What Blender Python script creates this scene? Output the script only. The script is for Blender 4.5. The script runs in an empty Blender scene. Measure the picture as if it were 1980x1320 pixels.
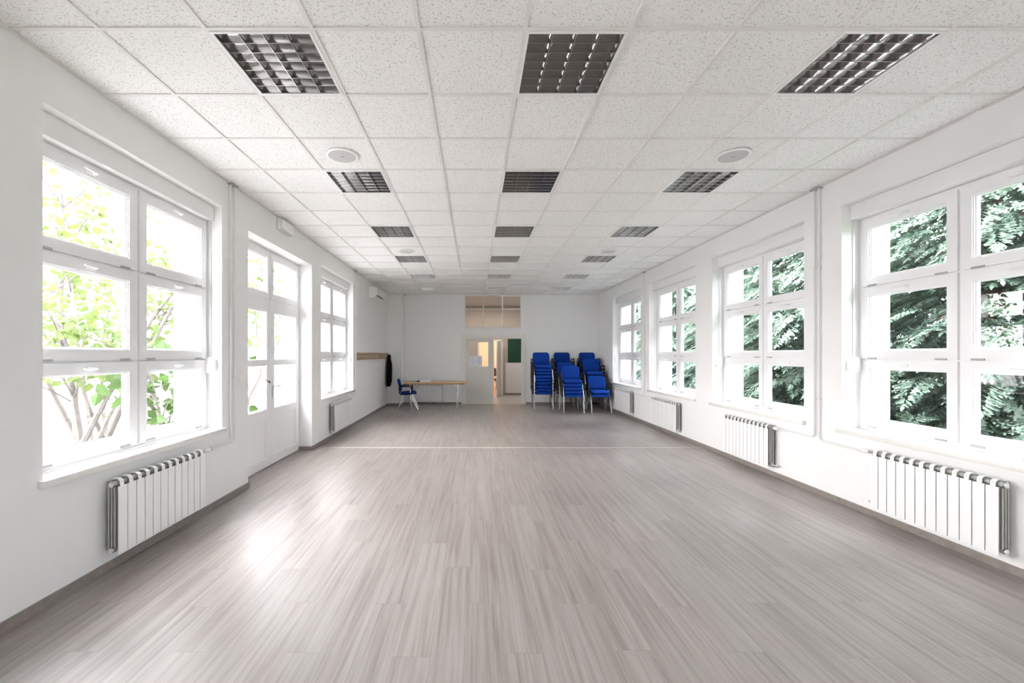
import bpy, bmesh, math, random
from mathutils import Vector, Matrix
random.seed(7)
PI = math.pi
S = bpy.context.scene
COL = S.collection

# ------------------------------------------------------------------ dimensions
XL, XR = -2.63, 3.80          # inner faces of the long walls
YE, YB = 12.94, -4.6          # end wall, wall behind the camera
H = 3.375                     # ceiling height
TH = 0.50                     # outer wall thickness
CAMZ = 1.55

# ------------------------------------------------------------------ mesh helper
class MB:
    def __init__(s): s.v = []; s.f = []; s.m = []
    def add(s, vs, fs, mi=0):
        o = len(s.v); s.v += [tuple(p) for p in vs]
        for f in fs: s.f.append(tuple(i + o for i in f)); s.m.append(mi)
        return s
    def box(s, x0, x1, y0, y1, z0, z1, mi=0):
        return s.add([(x0,y0,z0),(x1,y0,z0),(x1,y1,z0),(x0,y1,z0),(x0,y0,z1),(x1,y0,z1),(x1,y1,z1),(x0,y1,z1)],
              [(0,3,2,1),(4,5,6,7),(0,1,5,4),(1,2,6,5),(2,3,7,6),(3,0,4,7)], mi)
    def rbox(s, x0, x1, y0, y1, z0, z1, r=0.005, seg=2, mi=0):
        bm = bmesh.new()
        bmesh.ops.create_cube(bm, size=1)
        for v in bm.verts:
            v.co = Vector(((x0+x1)/2 + v.co.x*(x1-x0), (y0+y1)/2 + v.co.y*(y1-y0), (z0+z1)/2 + v.co.z*(z1-z0)))
        bmesh.ops.bevel(bm, geom=bm.edges[:], offset=r, segments=seg, profile=0.5, affect='EDGES')
        bm.verts.index_update()
        s.add([v.co for v in bm.verts], [[v.index for v in f.verts] for f in bm.faces], mi)
        bm.free(); return s
    def tube(s, pts, r, n=10, caps=True, mi=0, sq=1.0):
        pts = [Vector(p) for p in pts]; rs = r if isinstance(r, (list, tuple)) else [r]*len(pts)
        rings = []; up = None
        for i, p in enumerate(pts):
            a = pts[max(0, i-1)]; b = pts[min(len(pts)-1, i+1)]
            d = (b - a).normalized()
            if up is None:
                up = Vector((0,0,1)) if abs(d.z) < .9 else Vector((1,0,0))
            u = d.cross(up).normalized(); w = u.cross(d).normalized(); up = w
            rings.append([p + u*math.cos(2*PI*k/n)*rs[i]*sq + w*math.sin(2*PI*k/n)*rs[i] for k in range(n)])
        vs = [q for R in rings for q in R]; fs = []
        for i in range(len(pts)-1):
            for k in range(n):
                fs.append((i*n+k, i*n+(k+1)%n, (i+1)*n+(k+1)%n, (i+1)*n+k))
        if caps:
            fs.append(tuple(range(n-1, -1, -1))); fs.append(tuple((len(pts)-1)*n + k for k in range(n)))
        return s.add(vs, fs, mi)
    def cyl(s, a, b, r, n=16, mi=0): return s.tube([a, b], r, n, True, mi)
    def prism(s, poly, axis, a, b, mi=0):
        # poly: 2d outline, extruded along axis
        def P(p, t):
            return {'x': (t, p[0], p[1]), 'y': (p[0], t, p[1]), 'z': (p[0], p[1], t)}[axis]
        n = len(poly)
        vs = [P(p, a) for p in poly] + [P(p, b) for p in poly]
        fs = [tuple(range(n-1, -1, -1)), tuple(range(n, 2*n))] + [(i, (i+1) % n, n+(i+1) % n, n+i) for i in range(n)]
        return s.add(vs, fs, mi)
    def lathe(s, prof, c=(0,0,0), n=40, mi=0):
        vs = []; fs = []
        for (r, z) in prof:
            for k in range(n):
                vs.append((c[0]+r*math.cos(2*PI*k/n), c[1]+r*math.sin(2*PI*k/n), c[2]+z))
        for i in range(len(prof)-1):
            for k in range(n):
                fs.append((i*n+k, i*n+(k+1) % n, (i+1)*n+(k+1) % n, (i+1)*n+k))
        return s.add(vs, fs, mi)
    def frame(s, x0, x1, y0, y1, z0, z1, w, mi=0, wb=None, wt=None):
        # rectangular ring in the yz plane, depth x0..x1, made of mitred bars
        wb = w if wb is None else wb; wt = w if wt is None else wt
        o = [(y0,z0),(y1,z0),(y1,z1),(y0,z1)]; i = [(y0+w,z0+wb),(y1-w,z0+wb),(y1-w,z1-wt),(y0+w,z1-wt)]
        vs = [(x0,)+p for p in o] + [(x0,)+p for p in i] + [(x1,)+p for p in o] + [(x1,)+p for p in i]
        fs = []
        for k in range(4):
            j = (k+1) % 4
            fs += [(k, 4+k, 4+j, j), (8+k, 8+j, 12+j, 12+k), (k, j, 8+j, 8+k), (4+k, 12+k, 12+j, 4+j)]
        return s.add(vs, fs, mi)
    def mesh(s, name, mats, smooth=False):
        me = bpy.data.meshes.new(name); me.from_pydata(s.v, [], s.f)
        mats = mats if isinstance(mats, (list, tuple)) else [mats]
        for m in mats: me.materials.append(m)
        if len(mats) > 1: me.polygons.foreach_set('material_index', s.m)
        bm = bmesh.new(); bm.from_mesh(me)
        if len(bm.faces) < 20000: bmesh.ops.recalc_face_normals(bm, faces=bm.faces[:])
        bm.to_mesh(me); bm.free()
        if smooth:
            me.polygons.foreach_set('use_smooth', [True]*len(me.polygons))
            me.set_sharp_from_angle(angle=math.radians(40))
        me.update(); return me
    def build(s, name, mats, parent=None, smooth=False, loc=None, rz=0):
        o = bpy.data.objects.new(name, s.mesh(name, mats, smooth)); COL.objects.link(o)
        if parent: o.parent = parent
        if loc: o.location = loc
        if rz: o.rotation_euler = (0,0,rz)
        return o

def tag(o, label=None, cat=None, group=None, kind=None):
    if label: o['label'] = label
    if cat: o['category'] = cat
    if group: o['group'] = group
    if kind: o['kind'] = kind
    return o
def empty(name, loc=(0,0,0), rz=0, **k):
    o = bpy.data.objects.new(name, None); COL.objects.link(o)
    o.location = loc; o.rotation_euler = (0,0,rz); o.empty_display_size = .1
    return tag(o, **k)
def kid(o, parent, loc=None, rz=None):
    # copy of a part (shared mesh) under another parent
    c = o.copy(); COL.objects.link(c); c.parent = parent
    if loc is not None: c.location = loc
    return c
def copy_tree(o, parent=None):
    c = o.copy(); COL.objects.link(c); c.parent = parent
    for ch in [x for x in o.children]: copy_tree(ch, c)
    return c
def arc(c, r, a0, a1, n=6):
    return [(c[0]+r*math.cos(a0+(a1-a0)*k/n), c[1]+r*math.sin(a0+(a1-a0)*k/n)) for k in range(n+1)]
def rrect(x0, x1, y0, y1, r, n=5):
    return (arc((x1-r,y1-r), r, 0, PI/2, n)+arc((x0+r,y1-r), r, PI/2, PI, n)
            +arc((x0+r,y0+r), r, PI, 1.5*PI, n)+arc((x1-r,y0+r), r, 1.5*PI, 2*PI, n))
def smooth_path(pts, n=5, r=.04):
    # round the corners of a polyline
    pts = [Vector(p) for p in pts]; out = [pts[0]]
    for i in range(1, len(pts)-1):
        a = (pts[i-1]-pts[i]); b = (pts[i+1]-pts[i])
        rr = min(r, a.length*.45, b.length*.45)
        p0 = pts[i]+a.normalized()*rr; p2 = pts[i]+b.normalized()*rr
        for k in range(n+1):
            t = k/n; out.append(p0*(1-t)**2 + pts[i]*2*t*(1-t) + p2*t*t)
    out.append(pts[-1]); return out

# ------------------------------------------------------------------ materials
def mat(name, col, rough=.5, metal=0, spec=.5, bump=None, var=None):
    m = bpy.data.materials.new(name); m.use_nodes = True
    nt = m.node_tree; b = nt.nodes['Principled BSDF']
    b.inputs['Base Color'].default_value = (*col, 1)
    b.inputs['Roughness'].default_value = rough; b.inputs['Metallic'].default_value = metal
    b.inputs['Specular IOR Level'].default_value = spec
    g = None
    if bump or var:
        g = nt.nodes.new('ShaderNodeTexCoord')
    if bump:
        n = nt.nodes.new('ShaderNodeTexNoise'); n.inputs['Scale'].default_value = bump[0]; n.inputs['Detail'].default_value = 3
        nt.links.new(g.outputs['Object'], n.inputs['Vector'])
        bp = nt.nodes.new('ShaderNodeBump'); bp.inputs['Strength'].default_value = bump[1]; bp.inputs['Distance'].default_value = .01
        nt.links.new(n.outputs['Fac'], bp.inputs['Height']); nt.links.new(bp.outputs['Normal'], b.inputs['Normal'])
    if var:
        n = nt.nodes.new('ShaderNodeTexNoise'); n.inputs['Scale'].default_value = var[0]; n.inputs['Detail'].default_value = 4
        nt.links.new(g.outputs['Object'], n.inputs['Vector'])
        r = nt.nodes.new('ShaderNodeValToRGB')
        r.color_ramp.elements[0].position = .3; r.color_ramp.elements[1].position = .7
        r.color_ramp.elements[0].color = (*[c*(1-var[1]) for c in col], 1)
        r.color_ramp.elements[1].color = (*[min(1, c*(1+var[1])) for c in col], 1)
        nt.links.new(n.outputs['Fac'], r.inputs['Fac']); nt.links.new(r.outputs['Color'], b.inputs['Base Color'])
    return m

class NT:
    def __init__(s, m): s.t = m.node_tree; s.b = s.t.nodes['Principled BSDF']
    def n(s, typ, **kw):
        x = s.t.nodes.new(typ)
        for k, v in kw.items(): setattr(x, k, v)
        return x
    def l(s, a, b): s.t.links.new(a, b)
    def math(s, op, a, b=None, c=None):
        x = s.n('ShaderNodeMath', operation=op)
        for i, v in enumerate((a, b, c)):
            if v is None: continue
            if isinstance(v, (int, float)): x.inputs[i].default_value = v
            else: s.l(v, x.inputs[i])
        return x.outputs[0]
    def comb(s, x, y, z=0):
        c = s.n('ShaderNodeCombineXYZ')
        for i, v in enumerate((x, y, z)):
            if isinstance(v, (int, float)): c.inputs[i].default_value = v
            else: s.l(v, c.inputs[i])
        return c.outputs[0]
    def ramp(s, fac, stops):
        r = s.n('ShaderNodeValToRGB'); e = r.color_ramp.elements
        while len(e) < len(stops): e.new(.5)
        for i, (p, c) in enumerate(stops): e[i].position = p; e[i].color = (*c, 1)
        s.l(fac, r.inputs['Fac']); return r.outputs['Color']
    def mix(s, fac, a, b, mode='MIX'):
        x = s.n('ShaderNodeMix', data_type='RGBA', blend_type=mode)
        for sock, v in ((x.inputs[0], fac), (x.inputs[6], a), (x.inputs[7], b)):
            if isinstance(v, (int, float)): sock.default_value = v
            elif isinstance(v, tuple): sock.default_value = (*v, 1)
            else: s.l(v, sock)
        return x.outputs[2]

M = {}
M['wall'] = mat('white_paint', (.86,.86,.86), .75, spec=.25, bump=(60,.05))
M['end_wall'] = M['wall']
M['pvc'] = mat('white_pvc', (.86,.86,.87), .28)
M['enamel'] = mat('white_enamel', (.88,.88,.88), .3)
M['sill'] = mat('sill_stone', (.82,.81,.78), .25, var=(25,.03))
M['plastic'] = mat('white_plastic', (.85,.85,.84), .4)
M['hinge'] = mat('hinge_grey', (.42,.42,.43), .4)
M['gap'] = mat('dark_gap', (.05,.05,.055), .6)
M['dark_plastic'] = mat('dark_plastic', (.012,.012,.014), .5, spec=.3)
M['chrome'] = mat('satin_chrome', (.82,.82,.83), .18, 1)
M['alu'] = mat('mirror_aluminium', (.47,.46,.455), .12, 1)
M['alu_core_shade'] = mat('aluminium_core_shade', (.46,.46,.435), .45, .3)  # grey metal of the flanks; inner parts darkened to paint shade between sections
M['tray'] = mat('lamp_tray', (.40,.40,.41), .25, .9)
M['tube'] = mat('lamp_tube_glass', (.82,.82,.8), .2)
M['blue'] = mat('blue_fabric', (.0025,.040,.28), .85, spec=.2, bump=(900,.15), var=(40,.12))
M['door_cream'] = mat('cream_door_paint', (.72,.70,.65), .4)
M['frame_cream'] = mat('cream_frame_paint', (.80,.775,.725), .4)
M['green'] = mat('green_board', (.003,.055,.03), .6)
M['wood'] = mat('light_wood', (.60,.40,.23), .45)
M['wood_dark'] = mat('mid_wood', (.42,.28,.16), .5)
M['black_cloth'] = mat('black_cloth', (.008,.008,.01), .9, spec=.1)
M['paper'] = mat('paper', (.84,.85,.9), .7)
M['ink'] = mat('pale_ink', (.45,.5,.65), .7)
M['strip'] = mat('pale_strip', (.48,.44,.38), .35)
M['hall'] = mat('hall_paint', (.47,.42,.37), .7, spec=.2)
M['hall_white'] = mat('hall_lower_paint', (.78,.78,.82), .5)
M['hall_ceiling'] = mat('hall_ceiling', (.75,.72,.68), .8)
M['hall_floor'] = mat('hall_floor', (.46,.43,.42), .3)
M['warm_wall'] = mat('warm_room_paint', (.8,.66,.5), .7)
M['warm_floor'] = mat('orange_wood_floor', (.55,.26,.10), .3, var=(6,.2))
M['brown'] = mat('brown_wood', (.16,.07,.03), .4)
M['bark'] = mat('grey_bark', (.07,.062,.055), .9, bump=(30,.4), var=(14,.25))
M['bark_dark'] = mat('dark_bark', (.07,.045,.035), .9, bump=(30,.4))
M['ground_l'] = mat('pale_paving', (.21,.20,.195), .8, var=(2.5,.1))
M['ground_r'] = mat('dark_lawn', (.07,.12,.05), .9, var=(3,.35))
M['outer'] = mat('outer_render', (.86,.86,.85), .8)

# wood grain for rack and table
for k, c0, c1 in (('wood', (.66,.46,.28), (.50,.32,.17)), ('wood_dark', (.40,.27,.16), (.30,.19,.10))):
    q = NT(M[k]); tc = q.n('ShaderNodeTexCoord'); mp = q.n('ShaderNodeMapping'); mp.inputs['Scale'].default_value = (3,3,40)
    if k == 'wood': mp.inputs['Scale'].default_value = (2.5,40,40)
    else: mp.inputs['Scale'].default_value = (40,2.5,40)
    q.l(tc.outputs['Object'], mp.inputs['Vector'])
    ns = q.n('ShaderNodeTexNoise'); ns.inputs['Scale'].default_value = 1; ns.inputs['Detail'].default_value = 4
    q.l(mp.outputs[0], ns.inputs['Vector']); q.l(q.ramp(ns.outputs['Fac'], [(.3, c0), (.7, c1)]), q.b.inputs['Base Color'])

def glass_mat():
    m = bpy.data.materials.new('window_glass'); m.use_nodes = True; t = m.node_tree; t.nodes.clear()
    o = t.nodes.new('ShaderNodeOutputMaterial'); mx = t.nodes.new('ShaderNodeMixShader')
    tr = t.nodes.new('ShaderNodeBsdfTransparent'); tr.inputs['Color'].default_value = (.98,.98,.98,1)
    gl = t.nodes.new('ShaderNodeBsdfGlossy'); gl.inputs['Roughness'].default_value = .01; gl.inputs['Color'].default_value = (1,1,1,1)
    fr = t.nodes.new('ShaderNodeFresnel'); fr.inputs['IOR'].default_value = 1.5
    ge = t.nodes.new('ShaderNodeNewGeometry')
    a = t.nodes.new('ShaderNodeMath'); a.operation = 'SUBTRACT'; a.inputs[0].default_value = 1
    b = t.nodes.new('ShaderNodeMath'); b.operation = 'MULTIPLY'
    t.links.new(ge.outputs['Backfacing'], a.inputs[1]); t.links.new(fr.outputs[0], b.inputs[0]); t.links.new(a.outputs[0], b.inputs[1])
    t.links.new(b.outputs[0], mx.inputs[0]); t.links.new(tr.outputs[0], mx.inputs[1]); t.links.new(gl.outputs[0], mx.inputs[2])
    t.links.new(mx.outputs[0], o.inputs['Surface']); return m
M['glass'] = glass_mat()

def floor_mat():
    m = bpy.data.materials.new('laminate_planks'); m.use_nodes = True; q = NT(m)
    tc = q.n('ShaderNodeTexCoord'); sp = q.n('ShaderNodeSeparateXYZ'); q.l(tc.outputs['Object'], sp.inputs[0])
    X, Y = sp.outputs[0], sp.outputs[1]
    PW, PL = .193, 1.29
    u = q.math('DIVIDE', q.math('ADD', X, 10.07), PW); iu = q.math('FLOOR', u); fu = q.math('SUBTRACT', u, iu)
    off = q.math('MULTIPLY', q.math('MODULO', iu, 3), .333)
    wn = q.n('ShaderNodeTexWhiteNoise', noise_dimensions='1D'); q.l(iu, wn.inputs['W'])
    off2 = q.math('MULTIPLY', wn.outputs['Value'], .05)
    v = q.math('ADD', q.math('ADD', q.math('DIVIDE', q.math('ADD', Y, 20.17), PL), off), off2)
    iv = q.math('FLOOR', v); fv = q.math('SUBTRACT', v, iv)
    w2 = q.n('ShaderNodeTexWhiteNoise', noise_dimensions='2D'); q.l(q.comb(iu, iv), w2.inputs['Vector'])
    rnd = w2.outputs['Value']
    # streaky grain, stretched along the plank
    def grain(sx, sy, det, rough=.6):
        n = q.n('ShaderNodeTexNoise'); n.inputs['Scale'].default_value = 1; n.inputs['Detail'].default_value = det; n.inputs['Roughness'].default_value = rough
        q.l(q.comb(q.math('MULTIPLY', X, sx), q.math('ADD', q.math('MULTIPLY', Y, sy), q.math('MULTIPLY', rnd, 37)), q.math('MULTIPLY', rnd, 11)), n.inputs['Vector'])
        return n.outputs['Fac']
    g1 = grain(34, .9, 5); g2 = grain(110, 2.2, 3); g3 = grain(9, .6, 2)
    g = q.math('ADD', q.math('ADD', q.math('MULTIPLY', g1, .55), q.math('MULTIPLY', g2, .25)), q.math('MULTIPLY', g3, .2))
    c = q.ramp(g, [(.32, (.125,.098,.088)), (.43, (.225,.188,.172)), (.53, (.295,.261,.243)), (.68, (.36,.325,.305))])
    tone = q.math('ADD', q.math('MULTIPLY', rnd, .09), .955)
    c = q.mix(1.0, c, q.comb(tone, tone, tone), 'MULTIPLY')
    seam = q.math('MAXIMUM', q.math('LESS_THAN', q.math('ABSOLUTE', q.math('SUBTRACT', fu, .5)), 0), 0)
    e1 = q.math('LESS_THAN', fu, .012); e2 = q.math('LESS_THAN', fv, .0022)
    seam = q.math('MAXIMUM', e1, e2)
    c = q.mix(q.math('MULTIPLY', seam, .45), c, (.10,.085,.075))
    q.l(c, q.b.inputs['Base Color'])
    q.l(q.math('ADD', q.math('MULTIPLY', g1, .16), .36), q.b.inputs['Roughness'])
    q.b.inputs['Specular IOR Level'].default_value = 1.0
    q.b.inputs['Anisotropic'].default_value = .9; q.b.inputs['IOR'].default_value = 1.55; q.b.inputs['Coat Weight'].default_value = .27; q.b.inputs['Coat Roughness'].default_value = .29; q.b.inputs['Coat IOR'].default_value = 1.5; q.l(q.comb(1, 0, 0), q.b.inputs['Tangent'])   # brushed along the planks
    bp = q.n('ShaderNodeBump'); bp.inputs['Strength'].default_value = .06; bp.inputs['Distance'].default_value = .004
    q.l(g, bp.inputs['Height']); q.l(bp.outputs['Normal'], q.b.inputs['Normal'])
    return m
M['floor'] = floor_mat()

def tile_mat():
    m = bpy.data.materials.new('mineral_tile'); m.use_nodes = True; q = NT(m)
    tc = q.n('ShaderNodeTexCoord')
    n1 = q.n('ShaderNodeTexNoise'); n1.inputs['Scale'].default_value = 75; n1.inputs['Detail'].default_value = 2
    n2 = q.n('ShaderNodeTexNoise'); n2.inputs['Scale'].default_value = 190; n2.inputs['Detail'].default_value = 1
    for n in (n1, n2): q.l(tc.outputs['Object'], n.inputs['Vector'])
    a = q.ramp(n1.outputs['Fac'], [(.34, (.66,.65,.63)), (.42, (.92,.915,.905))])
    b = q.ramp(n2.outputs['Fac'], [(.30, (.66,.65,.64)), (.38, (1,1,1))])
    q.l(q.mix(1.0, a, b, 'MULTIPLY'), q.b.inputs['Base Color'])
    q.b.inputs['Roughness'].default_value = .9; q.b.inputs['Specular IOR Level'].default_value = .1
    bp = q.n('ShaderNodeBump'); bp.inputs['Strength'].default_value = .25; bp.inputs['Distance'].default_value = .004
    q.l(n1.outputs['Fac'], bp.inputs['Height']); q.l(bp.outputs['Normal'], q.b.inputs['Normal'])
    return m
M['tile'] = tile_mat()
M['grid'] = mat('ceiling_grid_white', (.80,.79,.77), .5)

def leaf_mat(name, stops, scale, trans):
    m = bpy.data.materials.new(name); m.use_nodes = True; q = NT(m)
    tc = q.n('ShaderNodeTexCoord'); n = q.n('ShaderNodeTexNoise'); n.inputs['Scale'].default_value = scale; n.inputs['Detail'].default_value = 5
    n.inputs['Roughness'].default_value = .7
    q.l(tc.outputs['Object'], n.inputs['Vector']); c = q.ramp(n.outputs['Fac'], stops)
    q.l(c, q.b.inputs['Base Color']); q.b.inputs['Roughness'].default_value = .55; q.b.inputs['Specular IOR Level'].default_value = .3
    tl = q.n('ShaderNodeBsdfTranslucent'); q.l(c, tl.inputs['Color'])
    mx = q.n('ShaderNodeMixShader'); mx.inputs[0].default_value = trans
    q.l(q.b.outputs[0], mx.inputs[1]); q.l(tl.outputs[0], mx.inputs[2])
    q.l(mx.outputs[0], q.t.nodes['Material Output'].inputs['Surface'])
    return m
M['leaf'] = leaf_mat('pale_green_leaves', [(.3,(.042,.066,.016)),(.5,(.07,.098,.026)),(.7,(.10,.115,.042))], 3, .5)
M['leaf2'] = leaf_mat('green_leaves', [(.3,(.02,.045,.010)),(.5,(.038,.072,.016)),(.7,(.062,.092,.03))], 5, .4)
M['needle'] = leaf_mat('blue_green_sprays', [(.28,(.11,.055,.04)),(.36,(.055,.09,.068)),(.50,(.165,.235,.185)),(.66,(.31,.39,.32))], 2.2, .3)

def struct(o, label=None, cat=None): return tag(o, label, cat, kind='structure')

# ------------------------------------------------------------------ room shell
WIN_L = [(2.547,4.352), (7.17,9.066)]
DOOR_L = (4.858, 6.76)
WIN_R = [(2.53,4.326), (4.822,6.684), (7.19,9.093), (9.561,11.49)]
WIN_ADDED = (-2.6, -.8)              # unseen windows added behind the camera to bring daylight to the near room
WZ0, WZ1 = .74, 3.085         # rough opening heights of the windows
DZ1 = 2.985

def long_wall(name, x0, x1, holes, m):
    b = MB(); y = YB
    for (a, c, z0, z1) in sorted(holes):
        b.box(x0, x1, y, a, 0, H)
        if z0 > 0: b.box(x0, x1, a, c, 0, z0)
        b.box(x0, x1, a, c, z1, H); y = c
    b.box(x0, x1, y, YE, 0, H)
    return struct(b.build(name, m))
long_wall('wall_left', XL-TH, XL, [(a, c, WZ0, WZ1) for a, c in WIN_L+[WIN_ADDED]]+[(*DOOR_L, 0, DZ1)], M['wall'])
long_wall('wall_right', XR, XR+TH, [(a, c, WZ0, WZ1) for a, c in WIN_R+[WIN_ADDED]], M['wall'])
struct(MB().box(XL-TH, XR+TH, YB-.25, YB, 0, H).build('wall_rear', M['wall']))
# end wall with double door and the glazed opening above it
DX0, DX1, DZ = -.29, 1.49, 2.05
TX0, TX1, TZ0, TZ1 = -.31, 1.455, 2.355, 3.36
EW = .18
b = MB()
b.box(XL-TH, TX0, YE, YE+EW, 0, H).box(DX1, XR+TH, YE, YE+EW, 0, H)
b.box(TX0, DX1, YE, YE+EW, DZ, TZ0).box(TX1, DX1, YE, YE+EW, TZ0, H).box(TX0, DX0, YE, YE+EW, 0, DZ)
b.box(TX0, TX1, YE, YE+EW, TZ1, H)
struct(b.build('wall_end', M['end_wall']))
PX, PY = -2.19, 12.62
struct(MB().box(XL, PX, PY, YE, 0, H).build('wall_corner', M['wall']))
struct(MB().box(XL-TH, XR+TH, YB-.25, YE+.02, -.12, 0).build('floor', M['floor']))

# suspended ceiling: white grid runners and mineral tiles, open where the lights sit
GX, GY = .285, 2.354
LIGHT_COLS = (-3, 0, 3); LIGHT_ROWS = (0, 3, 6, 9, 12, 15)
SPK = [(-3, 2), (3, 2), (-3, 8), (3, 8)]
b = MB()
import math as _m
ix0 = _m.floor((XL-GX)/.6); ix1 = _m.floor((XR-GX)/.6); iy0 = _m.floor((YB-GY)/.6); iy1 = _m.floor((YE-GY)/.6)
G = .012
for i in range(ix0, ix1+1):
    for j in range(iy0, iy1+1):
        if i in LIGHT_COLS and j in LIGHT_ROWS: continue
        x0 = max(XL, GX+.6*i+G-.004); x1 = min(XR, GX+.6*(i+1)-G+.004); y0 = max(YB, GY+.6*j+G-.004); y1 = min(YE, GY+.6*(j+1)-G+.004)
        if x1 <= x0 or y1 <= y0: continue
        b.box(x0, x1, y0, y1, H+.009, H+.02, 0)
for i in range(ix0+1, ix1+1):
    x = GX+.6*i; b.box(x-G, x+G, YB, YE, H, H+.011, 1)
for j in range(iy0+1, iy1+1):
    y = GY+.6*j; b.box(XL, XR, y-G, y+G, H+.0005, H+.0115, 1)
for (xa, xb) in ((XL, XL+.02), (XR-.02, XR)): b.box(xa, xb, YB, YE, H-.001, H+.006, 1)
for (ya, yb) in ((YE-.02, YE), (YB, YB+.02)): b.box(XL, XR, ya, yb, H-.001, H+.006, 1)
b.box(XL-TH, XR+TH, YB-.25, YE+EW, H+.14, H+.3, 1)
for (xa, xb) in ((XL-TH, XL), (XR, XR+TH)): b.box(xa, xb, YB-.25, YE+EW, H, H+.14, 1)
b.box(XL, XR, YB-.25, YB, H, H+.14, 1); b.box(XL, XR, YE, YE+EW, H+.001, H+.14, 1)
struct(b.build('ceiling', [M['tile'], M['grid']]))

# baseboards
BT, BH = .014, .06
M['base'] = mat('grey_wood_baseboard', (.27,.235,.215), .4, var=(20,.12))
def board(name, segs):
    b = MB()
    for s in segs: b.box(*s, 0, BH)
    return struct(b.build(name, M['base']))
dr = .22
board('baseboard_left', [(XL, XL+BT, YB, DOOR_L[0]), (XL, XL+BT, DOOR_L[1], PY),
      (XL-dr, XL+BT, DOOR_L[1]-BT, DOOR_L[1]), (XL-dr, XL+BT, DOOR_L[0], DOOR_L[0]+BT)])
board('baseboard_right', [(XR-BT, XR, YB, YE)])
board('baseboard_end', [(XL+BT, PX, PY-BT, PY), (PX, PX+BT, PY-BT, YE), (PX+BT, -.40, YE-BT, YE), (1.59, XR-BT, YE-BT, YE)])
tag(MB().prism([(-.02,0),(.02,0),(.014,.004),(-.014,.004)], 'x', 0, XR-XL-.06).build('threshold_strip', M['strip'], loc=(XL+.03, 6.93, 0)),
    'thin pale strip crossing the grey floor from wall to wall', 'floor strip')

# ------------------------------------------------------------------ windows
def handle_mb():
    b = MB()
    b.rbox(0, .010, -.055, .015, -.014, .014, .004)
    b.tube(smooth_path([(.008,0,0),(.04,0,0),(.044,-.11,0)], 4, .02), [.009]*2+[.008]*6, 8)
    return b
HANDLE = handle_mb().mesh('handle', M['plastic'], True)
def add_mesh(name, me, parent, loc=(0,0,0), rot=(0,0,0)):
    o = bpy.data.objects.new(name, me); COL.objects.link(o); o.parent = parent; o.location = loc; o.rotation_euler = rot; return o
HINGE = MB().rbox(0, .012, -.045, .045, -.008, .008, .003).mesh('hinge', M['hinge'], True)

def make_sash(parent, y0, y1, z0, z1, xf, rail=.078, handle=True, name='sash'):
    # bottom-hung sash with its pane; xf = inner face of the sash
    b = MB()
    b.frame(xf-.062, xf, y0, y1, z0, z1, rail)
    b.frame(xf-.052, xf-.010, y0+rail-.001, y1-rail+.001, z0+rail-.001, z1-rail+.001, .010)
    b.frame(xf-.050, xf-.020, y0+rail+.008, y1-rail-.008, z0+rail+.008, z1-rail-.008, .009)
    s = b.build(name, M['pvc'], parent)
    MB().box(xf-.045, xf-.025, y0+rail+.002, y1-rail-.002, z0+rail+.002, z1-rail-.002).build('pane', M['glass'], s)
    if handle: add_mesh('handle', HANDLE, s, (xf, (y0+y1)/2+.03, z1-rail*.55))
    if handle:
        for yy in (y0+.12, y1-.12): add_mesh('hinge', HINGE, s, (xf-.004, yy, z0+.004))
    return s

def make_window(n, wall, y0, y1, label):
    right = wall == 'R'
    rec = .19 if right else .16
    yc = (y0+y1)/2; W = (y1-y0)
    root = struct(empty('window_%d' % n, (XR if right else XL, yc, 0), PI if right else 0), label, 'window')
    a, c = -W/2, W/2
    f0, f1 = .785, 2.93
    b = MB()
    xf = -rec
    b.frame(xf-.075, xf, a, c, f0, f1, .055)
    b.box(xf-.070, xf-.004, -.028, .028, f0+.05, f1-.05)
    rows = [f0, 1.495, 2.225, f1]
    for z in rows[1:3]: b.box(xf-.068, xf-.006, a+.05, c-.05, z-.028, z+.028)
    b.build('window_frame', M['pvc'], root)
    for r in range(3):
        z0 = rows[r]+(.03 if r == 0 else .008); z1 = rows[r+1]-(.03 if r == 2 else .008)
        make_sash(root, a+.03, -.011, z0, z1, xf+.018)
        make_sash(root, .011, c-.03, z0, z1, xf+.018)
    MB().rbox(-rec-.10, -.085 if right else -.08, a+.001, c-.001, f1+.002, WZ1-.001, .006).build('shutter_box', M['wall'], root, True)
    b = MB().box(-rec-.01, 0, a, c, .736, f0-.002)
    b.rbox(-.001, .042, a-.03, c+.03, .736, f0-.002, .006)
    b.build('window_sill', M['sill'], root, True)
    # outer sill and shutter guide rails
    b = MB().box(-TH-.04, -rec-.08, a+.002, c-.002, .742, .765)
    b.build('outer_sill', M['outer'], root)
    for s in (-1, 1):
        yy = s*(W/2-.02)
        MB().box(-rec-.13, -rec-.08, yy-.018, yy+.018, f0, f1).build('shutter_guide', M['pvc'], root)
    # strap winder on the reveal away from the camera
    s = -1 if right else 1
    ye = s*(W/2)
    b = MB(); zz = 1.43
    prof = rrect(-.155, -.045, zz-.075, zz+.085, .03)
    b.prism(prof, 'y', ye, ye-s*.045)
    w = b.build('strap_winder', M['plastic'], root, True)
    MB().box(-.122, -.108, ye-s*.012, ye-s*.014, zz+.08, f1).build('strap', M['sill'], w)
    return root
k = 1
for (y0, y1), lb in zip(WIN_L, ('six-pane white window in the left wall nearest the camera', 'six-pane white window beyond the glazed door in the left wall')):
    make_window(k, 'L', y0, y1, lb); k += 1
for (y0, y1), lb in zip(WIN_R, ('six-pane white window nearest the camera in the right wall', 'second six-pane white window along the right wall',
        'third six-pane white window along the right wall', 'farthest six-pane white window in the right wall beside the chair stacks')):
    make_window(k, 'R', y0, y1, lb); k += 1

make_window(8, 'L', *WIN_ADDED, 'six-pane window added for light in the left wall behind the camera')
make_window(9, 'R', *WIN_ADDED, 'six-pane window added for light in the right wall behind the camera')
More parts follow.
